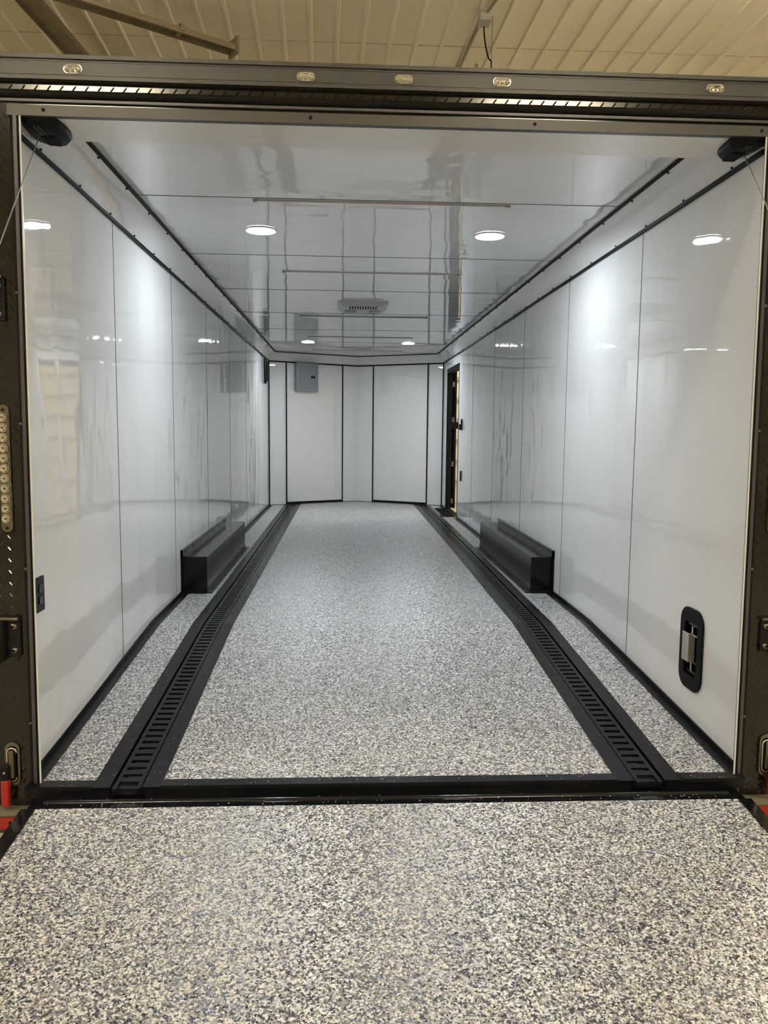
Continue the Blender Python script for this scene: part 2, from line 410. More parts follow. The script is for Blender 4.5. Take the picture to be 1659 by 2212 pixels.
# floor tracks
def track(s):
    side = 'left' if s < 0 else 'right'
    ys = [-.137, BEND, 2.2, 4.3, 8.93]
    r = empty('floor_track', (xc(s, 0), 0, fz(0)), 'black recessed slotted cargo track running the length of the %s side of the flake floor' % side, 'floor track')
    def strip(m, a, b_, z0, z1, ys=ys):
        for y0, y1 in zip(ys, ys[1:]):
            v = [(xc(s, y)+x, y, fz(y)+z) for y in (y0, y1) for z in (z0, z1) for x in (a, b_)]
            m.add(v, [(0, 1, 3, 2), (4, 6, 7, 5), (0, 4, 5, 1), (2, 3, 7, 6), (0, 2, 6, 4), (1, 5, 7, 3)])
        return m
    for a, b_ in ((-.113, -.054), (.054, .113)):
        f = strip(MB(), a, b_, 0, .0035, ys[:]).build('flange', 'black', r)
        for k in range(24):
            y = .1+k*.37
            MB().dome((xc(s, y)+(a+b_)/2+.008*(1 if a > 0 else -1), y, fz(y)+.003), (0, 0, 1), .0055, .0035, 8, 3).build('screw', 'blackgloss', f)
    ch = strip(MB(), -.056, .056, -.024, -.020); strip(ch, -.057, -.0535, -.024, 0.003); strip(ch, .0535, .057, -.024, .003)
    ch.build('channel', 'blackgloss', r)
    m = strip(MB(), -.046, -.032, -.012, -.002); strip(m, .032, .046, -.012, -.002)
    y = -.088
    while y < 8.9:
        v = [(xc(s, yy)+x, yy, fz(yy)+z) for yy in (y, y+.030) for z in (-.010, -.0025) for x in (-.033, .033)]
        m.add(v, [(0, 1, 3, 2), (4, 6, 7, 5), (0, 4, 5, 1), (2, 3, 7, 6), (0, 2, 6, 4), (1, 5, 7, 3)]); y += .0508
    m.build('slotted_rail', 'black', r)
    e = MB(); yy = 8.93
    e.box(xc(s, yy)-.113, xc(s, yy)+.113, yy-.004, yy+.012, -.01, .004).build('end_cap', 'black', r)
    return r
track(-1); track(1)
# threshold: lip pieces with gaps at the tracks, then a ledge
L0, L1 = -.092, -.137
m = MB()
for a, b_ in ((-XW+.004, xc(-1, 0)-.113), (xc(-1, 0)+.113, xc(1, 0)-.113), (xc(1, 0)+.113, XW-.004)):
    m.box(a, b_, L0+.004, L1, -.122, -.1075)
m.box(-XW+.004, XW-.004, L0+.01, L1+.012, -.150, -.122)
lip = trim(m, 'black', 'black stepped lip across the rear edge of the trailer floor')
m = MB().box(-1.19, 1.19, L1+.012, -.205, -.158, -.146)
m.tube([(-1.15, L1-.030, -.150), (1.15, L1-.030, -.150)], .011, 12)
trim(m, 'blackgloss', 'black glossy sill ledge and hinge line between floor lip and ramp')
m = MB()
for k in range(150):
    z, y = random.choice([(-.1455, random.uniform(-.203, -.15)), (-.1070, random.uniform(-.135, -.095))]); x = random.uniform(-1.15, 1.15)
    if abs(abs(x)-.893) < .13: z, y = -.1455, random.uniform(-.203, -.15)
    r = random.uniform(.0012, .0032); a = random.uniform(0, 6)
    m.add([(x+r*math.cos(a+t), y+r*math.sin(a+t), z+.0006) for t in (0, 1.9, 3.4, 5)], [(0, 1, 2, 3)])
for k in range(90):
    s = random.choice((-1, 1)); y = random.uniform(-.09, .8); x = xc(s, y)+random.choice((-1, 1))*random.uniform(.056, .11); r = random.uniform(.0010, .0024); a = random.uniform(0, 6)
    m.add([(x+r*math.cos(a+t), y+r*math.sin(a+t), fz(y)+.0048) for t in (0, 1.9, 3.4, 5)], [(0, 1, 2, 3)])
tag(m.build('loose_flake_chips', 'chip', recalc=False), 'tiny pale flake chips scattered on the black sill and track edges', 'flake chips', kind='stuff')

# ------------------------------------------------------------------ ramp
RS = .093; RY0, RY1 = -.212, -2.62
def rz(y): return -.146+RS*(y-RY0)
rp = empty('ramp_door', (0, RY0, rz(RY0)), 'lowered rear ramp covered in grey white and navy flake with black side edges', 'ramp')
def slab(x0, x1, y0, y1, t0, t1):
    v = [(x, y, rz(y)+t) for y in (y0, y1) for t in (t0, t1) for x in (x0, x1)]
    return MB().add(v, [(0, 1, 3, 2), (4, 6, 7, 5), (0, 4, 5, 1), (2, 3, 7, 6), (0, 2, 6, 4), (1, 5, 7, 3)])
slab(-1.160, 1.160, RY0, RY1, -.012, 0).build('flake_surface', 'flake', rp)
slab(-1.155, 1.155, RY0, RY1, -.040, -.013).build('ramp_core', 'black', rp)
for s in (-1, 1): slab(s*1.161, s*1.205, RY0-.005, RY1, -.042, .004).build('side_edge', 'blackgloss', rp)
slab(-1.205, 1.205, RY1-.012, RY1, -.042, .003).build('end_edge', 'black', rp)

# ------------------------------------------------------------------ fender boxes
def fender(s):
    side = 'left' if s < 0 else 'right'
    xi = 1.067 if s < 0 else 1.083
    r = empty('wheel_box', (s*1.15, 3.47, 0), 'black steel wheel box standing against the %s wall beside the floor track' % side, 'wheel box')
    MB().box(s*xi, s*(XW-.004), 2.47, 4.47, .004, .242).build('box_body', 'fender', r, bevel=.004)
    f = MB().box(s*(XW-.006), s*(XW-.001), 2.42, 4.36, .240, .292).box(s*(XW-.006), s*(XW-.001), 2.42, 2.475, .0, .292)
    f.box(s*(XW-.016), s*(XW-.001), 2.42, 4.36, .288, .294).box(s*(XW-.030), s*(XW-.004), 2.47, 4.36, .240, .246)
    w = f.build('wall_flange', 'blackgloss', r)
    for k in range(7): MB().dome((s*(XW-.006), 2.55+k*.28, .270), (-s, 0, 0), .0055, .004, 8, 3).build('screw', 'black', w)
    g = MB().box(s*(xi-.034), s*xi, 2.46, 4.50, .001, .006).box(s*(xi-.004), s*(xi+.004), 2.465, 4.47, .004, .03).box(s*xi, s*XW, 2.448, 2.472, .001, .016)
    w = g.build('floor_flange', 'black', r)
    for k in range(8): MB().dome((s*(xi-.020), 2.6+k*.25, .006), (0, 0, 1), .0055, .004, 8, 3).build('screw', 'black', w)
fender(-1); fender(1)

# ------------------------------------------------------------------ round ceiling lights
def puck(loc, label):
    r = empty('ceiling_light', loc, label, 'ceiling light', 'round lit ceiling lights')
    MB().ring([(0.085*math.cos(2*PI*i/40), 0.085*math.sin(2*PI*i/40)) for i in range(40)], [(.077*math.cos(2*PI*i/40), .077*math.sin(2*PI*i/40)) for i in range(40)],
              lambda u, v, t: (u, v, t), 0, -.009).build('bezel', 'plastic_white', r, local=True)
    MB().cyl((0, 0, -.001), (0, 0, -1), .0775, .009, 40).build('lens', 'lampemit', r, local=True)
    area('lamp', (0, 0, -.013), (0, 0, 0), PUCK_W, PUCK_COL, .136, parent=r)
    return r
p0 = puck((-.622, 1.708, ZC), 'round lit ceiling light near the rear opening, left of the pair')
def puck_dup(loc, label):
    c = copy_tree(p0); c.location = loc; c['label'] = label; return c
puck_dup((.620, 1.722, ZC), 'round lit ceiling light near the rear opening, right of the pair')
puck_dup((-.618, 7.19, ZC), 'round lit ceiling light far inside, above the grey breaker panel side')
puck_dup((.612, 7.18, ZC), 'round lit ceiling light far inside, on the side-door side')

# strip lights (off)
def strip_light(loc, label):
    r = empty('strip_light', loc, label, 'strip light', 'unlit ceiling strip lights')
    MB().box(-.604, .604, -.008, .008, -.004, 0).build('housing', 'alu', r, local=True, bevel=.002)
    MB().box(-.585, .585, -.005, .005, -.009, -.004).build('lens', 'striplens', r, local=True, bevel=.003)
    for s in (-1, 1): MB().box(s*.585, s*.608, -.009, .009, -.011, .0).build('end_cap', 'plastic_grey', r, local=True, bevel=.003)
    return r
s0 = strip_light((.006, 1.150, ZC), 'thin unlit strip light across the ceiling nearest the rear opening, longest looking')
for y, lab in ((2.83, 'second thin unlit ceiling strip light, just beyond the near round lights'), (4.95, 'third thin unlit ceiling strip light, just beyond the ceiling vent'),
               (6.63, 'fourth thin unlit ceiling strip light, just before the far round lights'), (8.19, 'thin unlit ceiling strip light closest to the front wall')):
    dup(s0, (.012, y, ZC), lab)

# ceiling vent
v = empty('ceiling_vent', (-.015, 4.30, ZC), 'white plastic ceiling air unit with a row of black slots', 'ceiling vent')
def taper(m, x, y, z0, z1, k, yc=4.30, xcn=-.015):
    o = rrect(2*x, 2*y, .05); i = rrect(2*(x-k), 2*(y-k), .05)
    n = len(o); V = [(xcn+a, yc+b_, z0) for a, b_ in o]+[(xcn+a, yc+b_, z1) for a, b_ in i]
    m.add(V, [(j, (j+1) % n, n+(j+1) % n, n+j) for j in range(n)], True); m.add(V[n:], [list(range(n))]); m.add(V[:n], [list(range(n))[::-1]]); return m
taper(MB(), .215, .255, ZC, ZC-.012, .006).build('cover_rim', 'plastic_white', v)
taper(MB(), .200, .240, ZC-.012, ZC-.034, .030).build('cover', 'plastic_white', v)
for k in range(11):
    MB().box(-.125+k*.022-.005, -.125+k*.022+.005, 4.10, 4.25, ZC-.0365, ZC-.033).build('slot', 'dark', v)
for s in (-1, 1):
    MB().box(-.015+s*.055, -.015+s*.155, 4.33, 4.47, ZC-.040, ZC-.034).build('filter_grille', 'plastic_grey', v, bevel=.008)

# ------------------------------------------------------------------ breaker panel
ang = math.atan2(YV-YF, XW)
bp = empty('breaker_panel', (-.735, vyy(-.735)-.001, 1.615), 'grey metal breaker panel mounted high on the left half of the front wall', 'breaker panel', rz=ang)
MB().box(-.17, .17, -.075, 0, 0, .395).build('cabinet', 'panelgrey', bp, local=True, bevel=.004)
MB().box(-.172, .172, -.080, -.073, -.003, .398).build('front_cover', 'panelgrey', bp, local=True, bevel=.003)
d = MB().box(-.120, .145, -.086, -.079, .040, .360).build('door', 'panelgrey2', bp, local=True, bevel=.004)
MB().box(.055, .118, -.0885, -.085, .185, .218).build('latch', 'dark', d, local=True, bevel=.002)
MB().box(.078, .088, -.0915, -.088, .194, .209).build('lever', 'panelgrey', d, local=True)
for x in (-.05, .10): MB().dome((x, -.080, .018), (0, -1, 0), .006, .004, 8, 3).build('screw', 'steel', bp, local=True)

# wall bar on left near the front
g = empty('wall_bracket', (-XW+.02, 7.95, 1.66), 'slim black vertical bracket high on the left wall near the front corner', 'bracket')
MB().box(-XW+.001, -XW+.030, 7.90, 8.00, 1.67, 2.00).build('plate', 'black', g, bevel=.012)
MB().box(-XW+.030, -XW+.052, 7.93, 7.96, 1.70, 1.94).build('lever', 'blackgloss', g, bevel=.005)
for z in (1.715, 1.955): MB().dome((-XW+.030, 7.95, z), (1, 0, 0), .014, .026).build('knob', 'blackgloss', g)

# outlet on the left wall
g = empty('power_outlet', (-XW, .055, .44), 'black duplex power outlet low on the left wall beside the rear frame', 'outlet')
fnx = lambda s: (lambda u, v_, t: (s*(XW-t), .055+u, .503+v_))
MB().prism(rrect(.076, .122, .006), fnx(-1), 0.0, .006).build('cover_plate', 'black', g, bevel=.0015)
for z in (-.021, .021):
    MB().prism([(a, b_+z) for a, b_ in rrect(.034, .030, .013)], fnx(-1), .006, .0095).build('socket', 'blackgloss', g)

# flush latch on the right wall
g = empty('recessed_latch', (XW, .333, .05), 'black recessed bezel with chrome latch plate and pin on the right wall near the rear', 'latch')
cy, cz = .333, .217
fr = lambda u, v_, t: (XW-t, cy+u, cz+v_)
MB().ring(rrect(.198, .330, .062, 8), rrect(.112, .216, .018, 8), fr, 0, .009).build('bezel', 'blacktrim', g, bevel=.002)
pan = MB()
pan.box(XW+.048, XW+.052, LAT[0], LAT[1], LAT[2], LAT[3])
for a, b_, c, d_ in ((LAT[0]-.002, LAT[0], LAT[2], LAT[3]), (LAT[1], LAT[1]+.002, LAT[2], LAT[3]), (LAT[0], LAT[1], LAT[2]-.002, LAT[2]), (LAT[0], LAT[1], LAT[3], LAT[3]+.002)):
    pan.box(XW-.001, XW+.05, a, b_, c, d_)
pan.build('recess_pan', 'rubber', g)
MB().tube([(XW+.005, cy+.012, cz-.098), (XW+.005, cy+.012, cz+.098)], .0045, 10).build('pin', 'steel', g)
MB().box(XW-.016, XW-.010, cy+.008, cy+.062, cz-.055, cz+.062).build('latch_plate', 'satin', g, bevel=.003)
MB().box(XW-.014, XW+.012, cy+.004, cy+.012, cz-.055, cz+.062).build('plate_return', 'satin', g)
for z in (cz+.057, cz-.052): MB().box(XW-.004, XW+.046, cy-.052, cy+.010, z, z+.006).build('arm', 'steel', g)
for z in (.098, -.098): MB().box(XW+.0, XW+.045, cy-.05, cy+.05, cz+z-.008, cz+z+.008).build('stop_block', 'blackgloss', g, bevel=.004)

# ------------------------------------------------------------------ side door (open), right wall
d1 = bpy.data.objects.new('door_1', None); C.objects.link(d1); d1.location = (XW, 8.06, 0); ORG[d1.name] = Vector((XW, 8.06, 0)); struct(d1, 'open black-framed side door at the front of the right wall')
MB().box(XW-.004, 1.296, 8.060, 8.110, 0, 1.90).build('jamb', 'rubber', d1)
MB().box(XW-.004, 1.296, 6.986, 7.000, 0, 1.90).build('jamb', 'rubber', d1)
MB().box(XW-.006, 1.296, 6.986, 8.110, 1.840, 1.90).build('head_rail', 'blacktrim', d1)
leaf = MB().box(1.322, 1.360, 8.11, 9.12, .01, 1.88).build('door_leaf', 'rubber', d1)
for z in (.11, .62, 1.22, 1.70): MB().box(1.290, 1.330, 8.10, 8.125, z-.035, z+.035).build('hinge', 'darksteel', d1)
MB().box(1.296, 1.395, 8.09, 8.135, 1.10, 1.19).build('hold_back', 'rubber', d1)
MB().box(XW, 1.30, 7.0, 8.06, -.02, .004).build('sill', 'rubber', d1)
# black step plate at the door
g = empty('door_step_plate', (1.12, 7.65, 0), 'black metal step plate set in the floor in front of the open side door', 'step plate')
MB().box(1.072, XW-.005, 7.10, 8.15, .001, .006).build('plate', 'dark', g)
MB().box(1.035, 1.072, 7.10, 8.15, .001, .008).box(1.035, XW-.005, 7.075, 7.10, .001, .008).build('frame', 'blackgloss', g)
# latch pieces on wall by the door
g = empty('door_catch', (XW, 6.72, 1.08), 'small black door catch at hand height on the right wall beside the side door', 'catch')
MB().box(XW-.016, XW-.001, 6.665, 6.71, 1.085, 1.215).build('plate', 'black', g, bevel=.004)
MB().box(XW-.034, XW-.016, 6.69, 6.76, 1.085, 1.155).build('thumb_turn', 'blackgloss', g, bevel=.008)
g = MB().box(XW-.014, XW-.001, 6.67, 6.72, .475, .60)
tag(g.build('door_strike', 'black', bevel=.005), 'small black strike plate low on the right wall below the door catch', 'strike plate')

# ------------------------------------------------------------------ outer shell of the trailer (keeps the shop light out)
XO = 1.335
m = MB().box(-1.300, -1.285, -.08, 8.6, -.30, 2.19)
m.box(1.285, 1.300, -.08, 7.0, -.30, 2.19).box(1.285, 1.300, 8.11, 8.6, -.30, 2.19).box(1.285, 1.300, 7.0, 8.11, 1.90, 2.19).box(1.285, 1.300, 7.0, 8.11, -.30, -.02)
struct(m.build('wall_outer_skin', 'outer'), 'dark outer skin of the trailer')
m = MB().bar((-1.30, 8.64, .95), (.02, 9.40, .95), .02, 2.5).bar((.02, 9.40, .95), (1.30, 8.64, .95), .02, 2.5)
struct(m.build('wall_outer_nose', 'outer'), 'dark outer nose skin of the trailer')
m = MB().add([(-1.3, -.08, 2.19), (1.3, -.08, 2.19), (1.3, 8.65, 2.19), (.02, 9.41, 2.19), (-1.3, 8.65, 2.19)]+[(-1.3, -.08, 2.20), (1.3, -.08, 2.20), (1.3, 8.65, 2.20), (.02, 9.41, 2.20), (-1.3, 8.65, 2.20)],
             [(4, 3, 2, 1, 0), (5, 6, 7, 8, 9)]+[(i, (i+1) % 5, 5+(i+1) % 5, 5+i) for i in range(5)])
struct(m.build('ceiling_outer_roof', 'outer'), 'outer roof skin of the trailer')
m = MB().box(-1.30, 1.30, -.08, 9.4, -.31, -.20)
struct(m.build('floor_underbody', 'outer'), 'dark underbody of the trailer')
# closing strips between wall end and outer skin
# ------------------------------------------------------------------ header and rear frame
HB, HT = 2.036, 2.210
m = MB().box(-1.30, 1.30, -.085, .118, HB, 2.19)
hd = struct(m.build('wall_rear_header', 'header'), 'white header box over the rear opening')
m = MB().box(-XO, XO, -.112, -.086, 2.138, HT)
m.box(-XO, XO, -.118, -.110, HT-.012, HT).box(-XO, XO, -.116, -.110, 2.138, 2.146).box(-XO, XO, -.1135, -.111, 2.152, 2.155).box(-XO, XO, -.1135, -.111, 2.191, 2.194)
rail = trim(m, 'charcoal', 'charcoal painted top rail with marker lights over the rear opening')
trim(MB().box(-XO, XO, -.094, -.084, 2.070, 2.140), 'plate', 'dark tread plate strip behind the rubber seal of the header')
t = MB().tube([(-XO, -.100, 2.099), (XO, -.100, 2.099)], .0125, 14)
trim(t, 'rubber', 'thick black rubber seal across the header')
t = MB().box(-XO, XO, -.104, -.092, 2.076, 2.084); trim(t, 'seal', 'thin grey edge strip under the header seal')
t = MB().box(-1.21, 1.21, -.104, -.085, HB-.003, 2.066).box(-1.21, 1.21, -.108, -.104, HB-.003, HB+.004)
t = trim(t, 'charcoal', 'grey lower lip of the header')
for x in (-1.10, -.28, .43, 1.17):
    MB().dome((x, -.104, 2.052), (0, -1, 0), .006, .005, 10, 3).build('bolt', 'black', t)
# tread plate lug pattern
def lugs(m, inside, x0, x1, z0, z1, y, p=.0385):
    nz = int((z1-z0)/(p/1))+2; nx = int((x1-x0)/p)+2
    for i in range(-1, nx):
        for j in range(-1, nz):
            for k, (ox, oz, a) in enumerate(((0, 0, math.radians(-52)), (p/2, p/2, math.radians(52)))):
                cx = x0+i*p+ox; czz = z0+j*p+oz
                if not inside(cx, czz): continue
                L_, w, h = .0125, .0026, .0016; c, s = math.cos(a), math.sin(a)
                loc = [(-L_, 0, 0), (-L_*.5, -w, 0), (L_*.5, -w, 0), (L_, 0, 0), (L_*.5, w, 0), (-L_*.5, w, 0), (-L_*.5, 0, h), (L_*.5, 0, h)]
                V = [(cx+c*u-s*v_, y-hh, czz+s*u+c*v_) for u, v_, hh in loc]
                m.add(V, [(0, 1, 6), (1, 2, 7, 6), (2, 3, 7), (3, 4, 7), (4, 5, 6, 7), (5, 0, 6)])
m = MB(); lugs(m, lambda x, z: 2.112 < z < 2.132 or 2.068 < z < 2.074, -XO, XO, 2.062, 2.14, -.094); trim(m, 'plate', 'raised lugs of the header tread plate')
def xin(s, z):
    t = (z+.16)/2.2
    return -(1.186-.012*t) if s < 0 else 1.203-.014*t
for s in (-1, 1):
    side = 'left' if s < 0 else 'right'
    Z0, Z1 = -.188, 2.072
    def vs(a, b_, y0, y1, z0=Z0, z1=Z1):
        v = [(xin(s, z)+s*d, y, z) for z in (z0, z1) for y in (y0, y1) for d in (a, b_)]
        return MB().add(v, [(0, 1, 3, 2), (4, 6, 7, 5), (0, 4, 5, 1), (2, 3, 7, 6), (0, 2, 6, 4), (1, 5, 7, 3)])
    post = MB().add([(xin(s, Z0)+s*.001, y, Z0) for y in (-.098, -.088)]+[(s*XO, y, Z0) for y in (-.098, -.088)]+[(xin(s, Z1)+s*.001, y, Z1) for y in (-.098, -.088)]+[(s*XO, y, Z1) for y in (-.098, -.088)],
                    [(0, 1, 3, 2), (4, 6, 7, 5), (0, 4, 5, 1), (2, 3, 7, 6), (0, 2, 6, 4), (1, 5, 7, 3)])
    w = struct(post.build('wall_rear_%s' % side, 'plate'), 'dark tread plate post at the %s of the rear opening' % side)
    vs(-.0048, .0, -.106, -.102, -.165, HB-.002).build('white_edge', 'white_edge', w)
    vs(.0, .007, -.107, -.09, Z0, HB-.002).build('edge_seal', 'rubber', w)
    vs(.007, .018, -.108, -.09, Z0, HB-.002).build('metal_edge', 'seal', w)
    vs(.018, .028, -.104, -.09, Z0, HB-.002).build('rubber_seal', 'rubber', w)
    m = MB(); lugs(m, lambda x, z: -.19 < z < Z1-.012 and (s*x) > abs(xin(s, z))+.040 and s*x < XO-.004, min(s*1.20, s*XO), max(s*1.20, s*XO), -.2, Z1, -.098)
    m.build('tread_lugs', 'plate', w)
    for z in (.10, .62, 1.09, 1.50):
        MB().dome((xin(s, z)+s*.024, -.104, z), (0, -1, 0), .005, .004, 8, 3).build('rivet', 'darksteel', w)
    # box behind the post closing the gap to the outer skin
    MB().box(s*(XW+.004), s*XO, -.088, -.06, Z0, Z1).build('post_core', 'outer', w)
    trim(MB().box(s*1.212, s*XO, -.150, -.088, -.201, -.188), 'olive', 'olive edged ledge on top of the %s end of the bumper' % side)
trim(MB().box(-XO, XO, -.135, -.06, -.265, -.201), 'charcoal', 'dark rear bumper beam under the sill')

# marker lights
def marker(loc, label):
    r = empty('marker_light', loc, label, 'marker light', 'clear oval marker lights on the top rail')
    fy = lambda u, v_, t: (u, -t, v_)
    MB().prism(rrect(.056, .026, .0125), fy, 0, .003).build('base', 'reflector', r, local=True)
    m = MB(); o = rrect(.052, .022, .0108); n = len(o)
    rings = [(1, .003), (.96, .009), (.8, .0125), (.45, .014)]
    V = [(u*k, -t, v_*k) for k, t in rings for u, v_ in o]
    m.add(V, [(j*n+i, j*n+(i+1) % n, (j+1)*n+(i+1) % n, (j+1)*n+i) for j in range(3) for i in range(n)], True); m.add(V[3*n:], [list(range(n))])
    m.build('lens', 'lens', r, local=True)
    for x in (-.015, 0, .015): MB().dome((x, -.003, 0), (0, -1, 0), .0062, .0045, 10, 3).build('diode', 'reflector', r, local=True)
    return r
mk = marker((-1.004, -.112, 2.170), 'clear oval marker light on the top rail, far left end')
for x, z, lab in ((-.294, 2.169, 'clear oval marker light on the top rail, left of the middle three'), (.011, 2.170, 'clear oval marker light on the top rail, centre of the middle three'),
                  (.320, 2.172, 'clear oval marker light on the top rail, right of the middle three'), (1.005, 2.173, 'clear oval marker light on the top rail, far right end')):
    dup(mk, (x, -.112, z), lab)

# LED bars on the posts
def ledbar(x, n, ztop, label):
    r = empty('led_tail_light', (x, -.098, .74), label, 'tail light')
    fy = lambda u, v_, t: (x+u, -.098-t, v_)
    z0, z1 = .742, ztop
    pts = [(a, b_+(z0+z1)/2) for a, b_ in rrect(.036, z1-z0, .0178, 8)]
    MB().prism(pts, fy, 0, .008).build('housing', 'darksteel', r, bevel=.002)
    for z in (z0+.012, z1-.016): MB().cyl((x, -.1062, z), (0, -1, 0), .005, .002, 12).build('screw', 'black', r)
    for k in range(n):
        z = .7855+k*.0325
        l = MB().cyl((x, -.106, z), (0, -1, 0), .0158, .006, 24, .0140).build('lens', 'reflector', r)
        MB().dome((x, -.112, z), (0, -1, 0), .0125, .004, 16, 4).build('dome', 'lens', l)
        MB().cyl((x-.001, -.1118, z), (0, -1, 0), .0035, .0048, 8).build('diode', 'darksteel', l)
    return r
ledbar(-1.258, 11, 1.150, 'vertical bar of clear round tail light lenses on the left rear post')
ledbar(1.284, 11, 1.150, 'vertical bar of clear round tail light lenses on the right rear post')

# bar-lock brackets
def bracket(x0, x1, z0, z1, s, label):
    r = empty('lock_bracket', ((x0+x1)/2, -.098, z0), label, 'bracket')
    MB().box(x0, x1, -.110, -.098, z0, z1).build('plate', 'black', r, bevel=.004)
    MB().box(x0, x1-.004 if s < 0 else x1, -.120, -.098, z1-.006, z1+.003).build('top_edge', 'darksteel', r, bevel=.002)
    xb = x1-.022 if s < 0 else x0+.020
    for z in (z1-.028, z0+.020):
        MB().dome((xb, -.110, z), (0, -1, 0), .0125, .008, 16, 4).build('bolt', 'darksteel', r)
        MB().cyl((xb, -.117, z), (0, -1, 0), .005, .0015, 6).build('bolt_socket', 'dark', r)
    xh = xb-.045*1 if s < 0 else xb+.045
    MB().box(xh-.022, xh+.022, -.135, -.11, z0-.012, z1-.006).build('keeper', 'rubber', r, bevel=.004)
bracket(-XO+.002, -1.236, 1.412, 1.548, -1, 'black two-bolt lock bracket high on the left rear post')
bracket(-XO+.002, -1.228, .330, .458, -1, 'black two-bolt lock bracket low on the left rear post')
bracket(1.262, XO-.002, .333, .450, 1, 'black two-bolt lock bracket low on the right rear post')

# bar lock handles with red grips
def lockhandle(s, xa, label):
    r = empty('rear_door_lock', (xa, -.10, -.2), label, 'lock')
    fy = lambda u, v_, t: (xa+s*(-.016)*1+u, -.098-t, -.040+v_)
    o = rrect(.048, .150, .023, 8); i = rrect(.034, .125, .016, 8)
    MB().ring(o, i, fy, 0, .010).build('bezel', 'darksteel', r, bevel=.002)
    MB().prism(i, fy, .0005, .002).build('pocket', 'dark', r)
    MB().tube([fy(a, b_, .012) for a, b_ in rrect(.030, .112, .014, 8)[:]], .0035, 8).build('wire_hasp', 'steel', r)
    MB().box(xa-s*.016-.008, xa-s*.016+.010, -.122, -.10, -.085, .012).build('lever', 'darksteel', r, bevel=.004)
    MB().box(xa-.014, xa+.014, -.136, -.110, -.085, -.037).build('pivot_block', 'rubber', r, bevel=.004)
    MB().cyl((xa, -.136, -.057), (0, -1, 0), .004, .002, 12).build('rivet', 'steel', r)
    MB().box(xa-.013, xa+.013, -.138, -.116, -.176, -.085).build('grip', 'redgrip', r, bevel=.004)
lockhandle(-1, -1.288, 'steel door lock with red grip on the lower left rear post')
lockhandle(1, 1.325, 'steel door lock with red grip on the lower right rear post')
# reflective tape
for s, side in ((-1, 'left'), (1, 'right')):
    g = empty('reflective_tape', (s*1.28, -.135, -.27), 'red reflective strip on the %s end of the rear bumper' % side, 'reflector')
    MB().box(s*1.16, s*XO, -.1365, -.135, -.252, -.209).build('strip', 'red', g)
    MB().cyl((s*1.275, -.1365, -.230), (0, -1, 0), .005, .002, 12).build('rivet', 'dark', g)

# ------------------------------------------------------------------ cable housings and ramp cables
def housing(s):
    side = 'left' if s < 0 else 'right'
    xa = s*1.125
    g = empty('cable_guide', (xa, .0, HB), 'black teardrop cable guide under the %s end of the header' % side, 'cable guide')
    if s < 0: pts = [(-1.172, -.094), (-1.190, -.045), (-1.196, .02), (-1.186, .075), (-1.160, .112), (-1.125, .124), (-1.095, .110), (-1.072, .075), (-1.062, .03), (-1.060, -.02), (-1.064, -.06), (-1.072, -.094)]
    else: pts = [(1.205, -.094), (1.204, -.04), (1.190, .02), (1.170, .055), (1.145, .074), (1.118, .072), (1.098, .052), (1.088, .022), (1.082, -.03), (1.078, -.070), (1.076, -.094)]
    cx = sum(p[0] for p in pts)/len(pts); cy = sum(p[1] for p in pts)/len(pts)
    n = len(pts); V = []
    for k, z in ((1, 0), (.98, -.009), (.84, -.022), (.5, -.030)): V += [(cx+(x-cx)*k, cy+(y-cy)*k, HB+z) for x, y in pts]
    m = MB().add(V, [(j*n+i, j*n+(i+1) % n, (j+1)*n+(i+1) % n, (j+1)*n+i) for j in range(3) for i in range(n)], True); m.add(V[3*n:], [list(range(n))])
    m.build('shell', 'blacktrim', g)
    MB().box(cx-.022, cx+.022, cy-.035, cy+.045, HB-.036, HB-.026).build('pocket', 'rubber', g, bevel=.006)
    for d in (-.006, .006): MB().tube([(cx+s*.012+d, -.08, HB-.024), (cx+s*.006+d, -.02, HB-.031), (cx+d, .02, HB-.033)], .002, 6).build('groove_rib', 'seal', g)
housing(-1); housing(1)
def cable(a, b_, side):
    g = empty('ramp_cable', b_, 'thin steel ramp cable running down from the %s cable guide to the ramp edge' % side, 'cable')
    a = Vector(a); b_ = Vector(b_)
    MB().tube([a+(b_-a)*t for t in (0, .02, .98, 1)], .0017, 8).build('wire', 'wire', g)
    MB().cyl(b_, (0, 0, -1), .010, .02, 12).build('anchor', 'darksteel', g)
cable((-1.141, -.02, 2.012), (-1.196, -1.75, rz(-1.75)+.024), 'left')
cable((1.153, -.02, 2.012), (1.196, -1.75, rz(-1.75)+.024), 'right')

# ------------------------------------------------------------------ the shop around the trailer
SX, SY0, SY1, SZ = 7.5, -9.5, 13.5, 4.42
struct(MB().box(-SX, SX, SY0, SY1, GROUND-.1, GROUND).build('floor_shop', 'concrete'), 'concrete shop floor')
m = MB().box(-SX, SX, SY0, SY1, SZ, SZ+.05)
sc_ = struct(m.build('ceiling_shop', 'shopceil'), 'tan ribbed metal ceiling of the shop')
m = MB(); m2 = MB(); k = -34
tilt = -.033
while k < 36:
    x = -.958+.2275*k+.05
    def px(y, dx): return x+dx+(y-3.92)*tilt
    for dx0, dx1, dz in ((-.017, .017, .016),):
        y0, y1 = SY0, SY1
        v = [(px(y, -.020), y, SZ) for y in (y0, y1)]+[(px(y, .020), y, SZ) for y in (y0, y1)]+[(px(y, -.010), y, SZ-dz) for y in (y0, y1)]+[(px(y, .010), y, SZ-dz) for y in (y0, y1)]
        m.add(v, [(0, 1, 5, 4), (4, 5, 7, 6), (6, 7, 3, 2)])
    k += 1
m.build('ceiling_ribs', 'shopceil', sc_)
for y in (4.55, 1.5, -1.5): MB().box(-SX, SX, y, y+.006, SZ-.003, SZ).build('sheet_lap', 'shopseam', sc_)
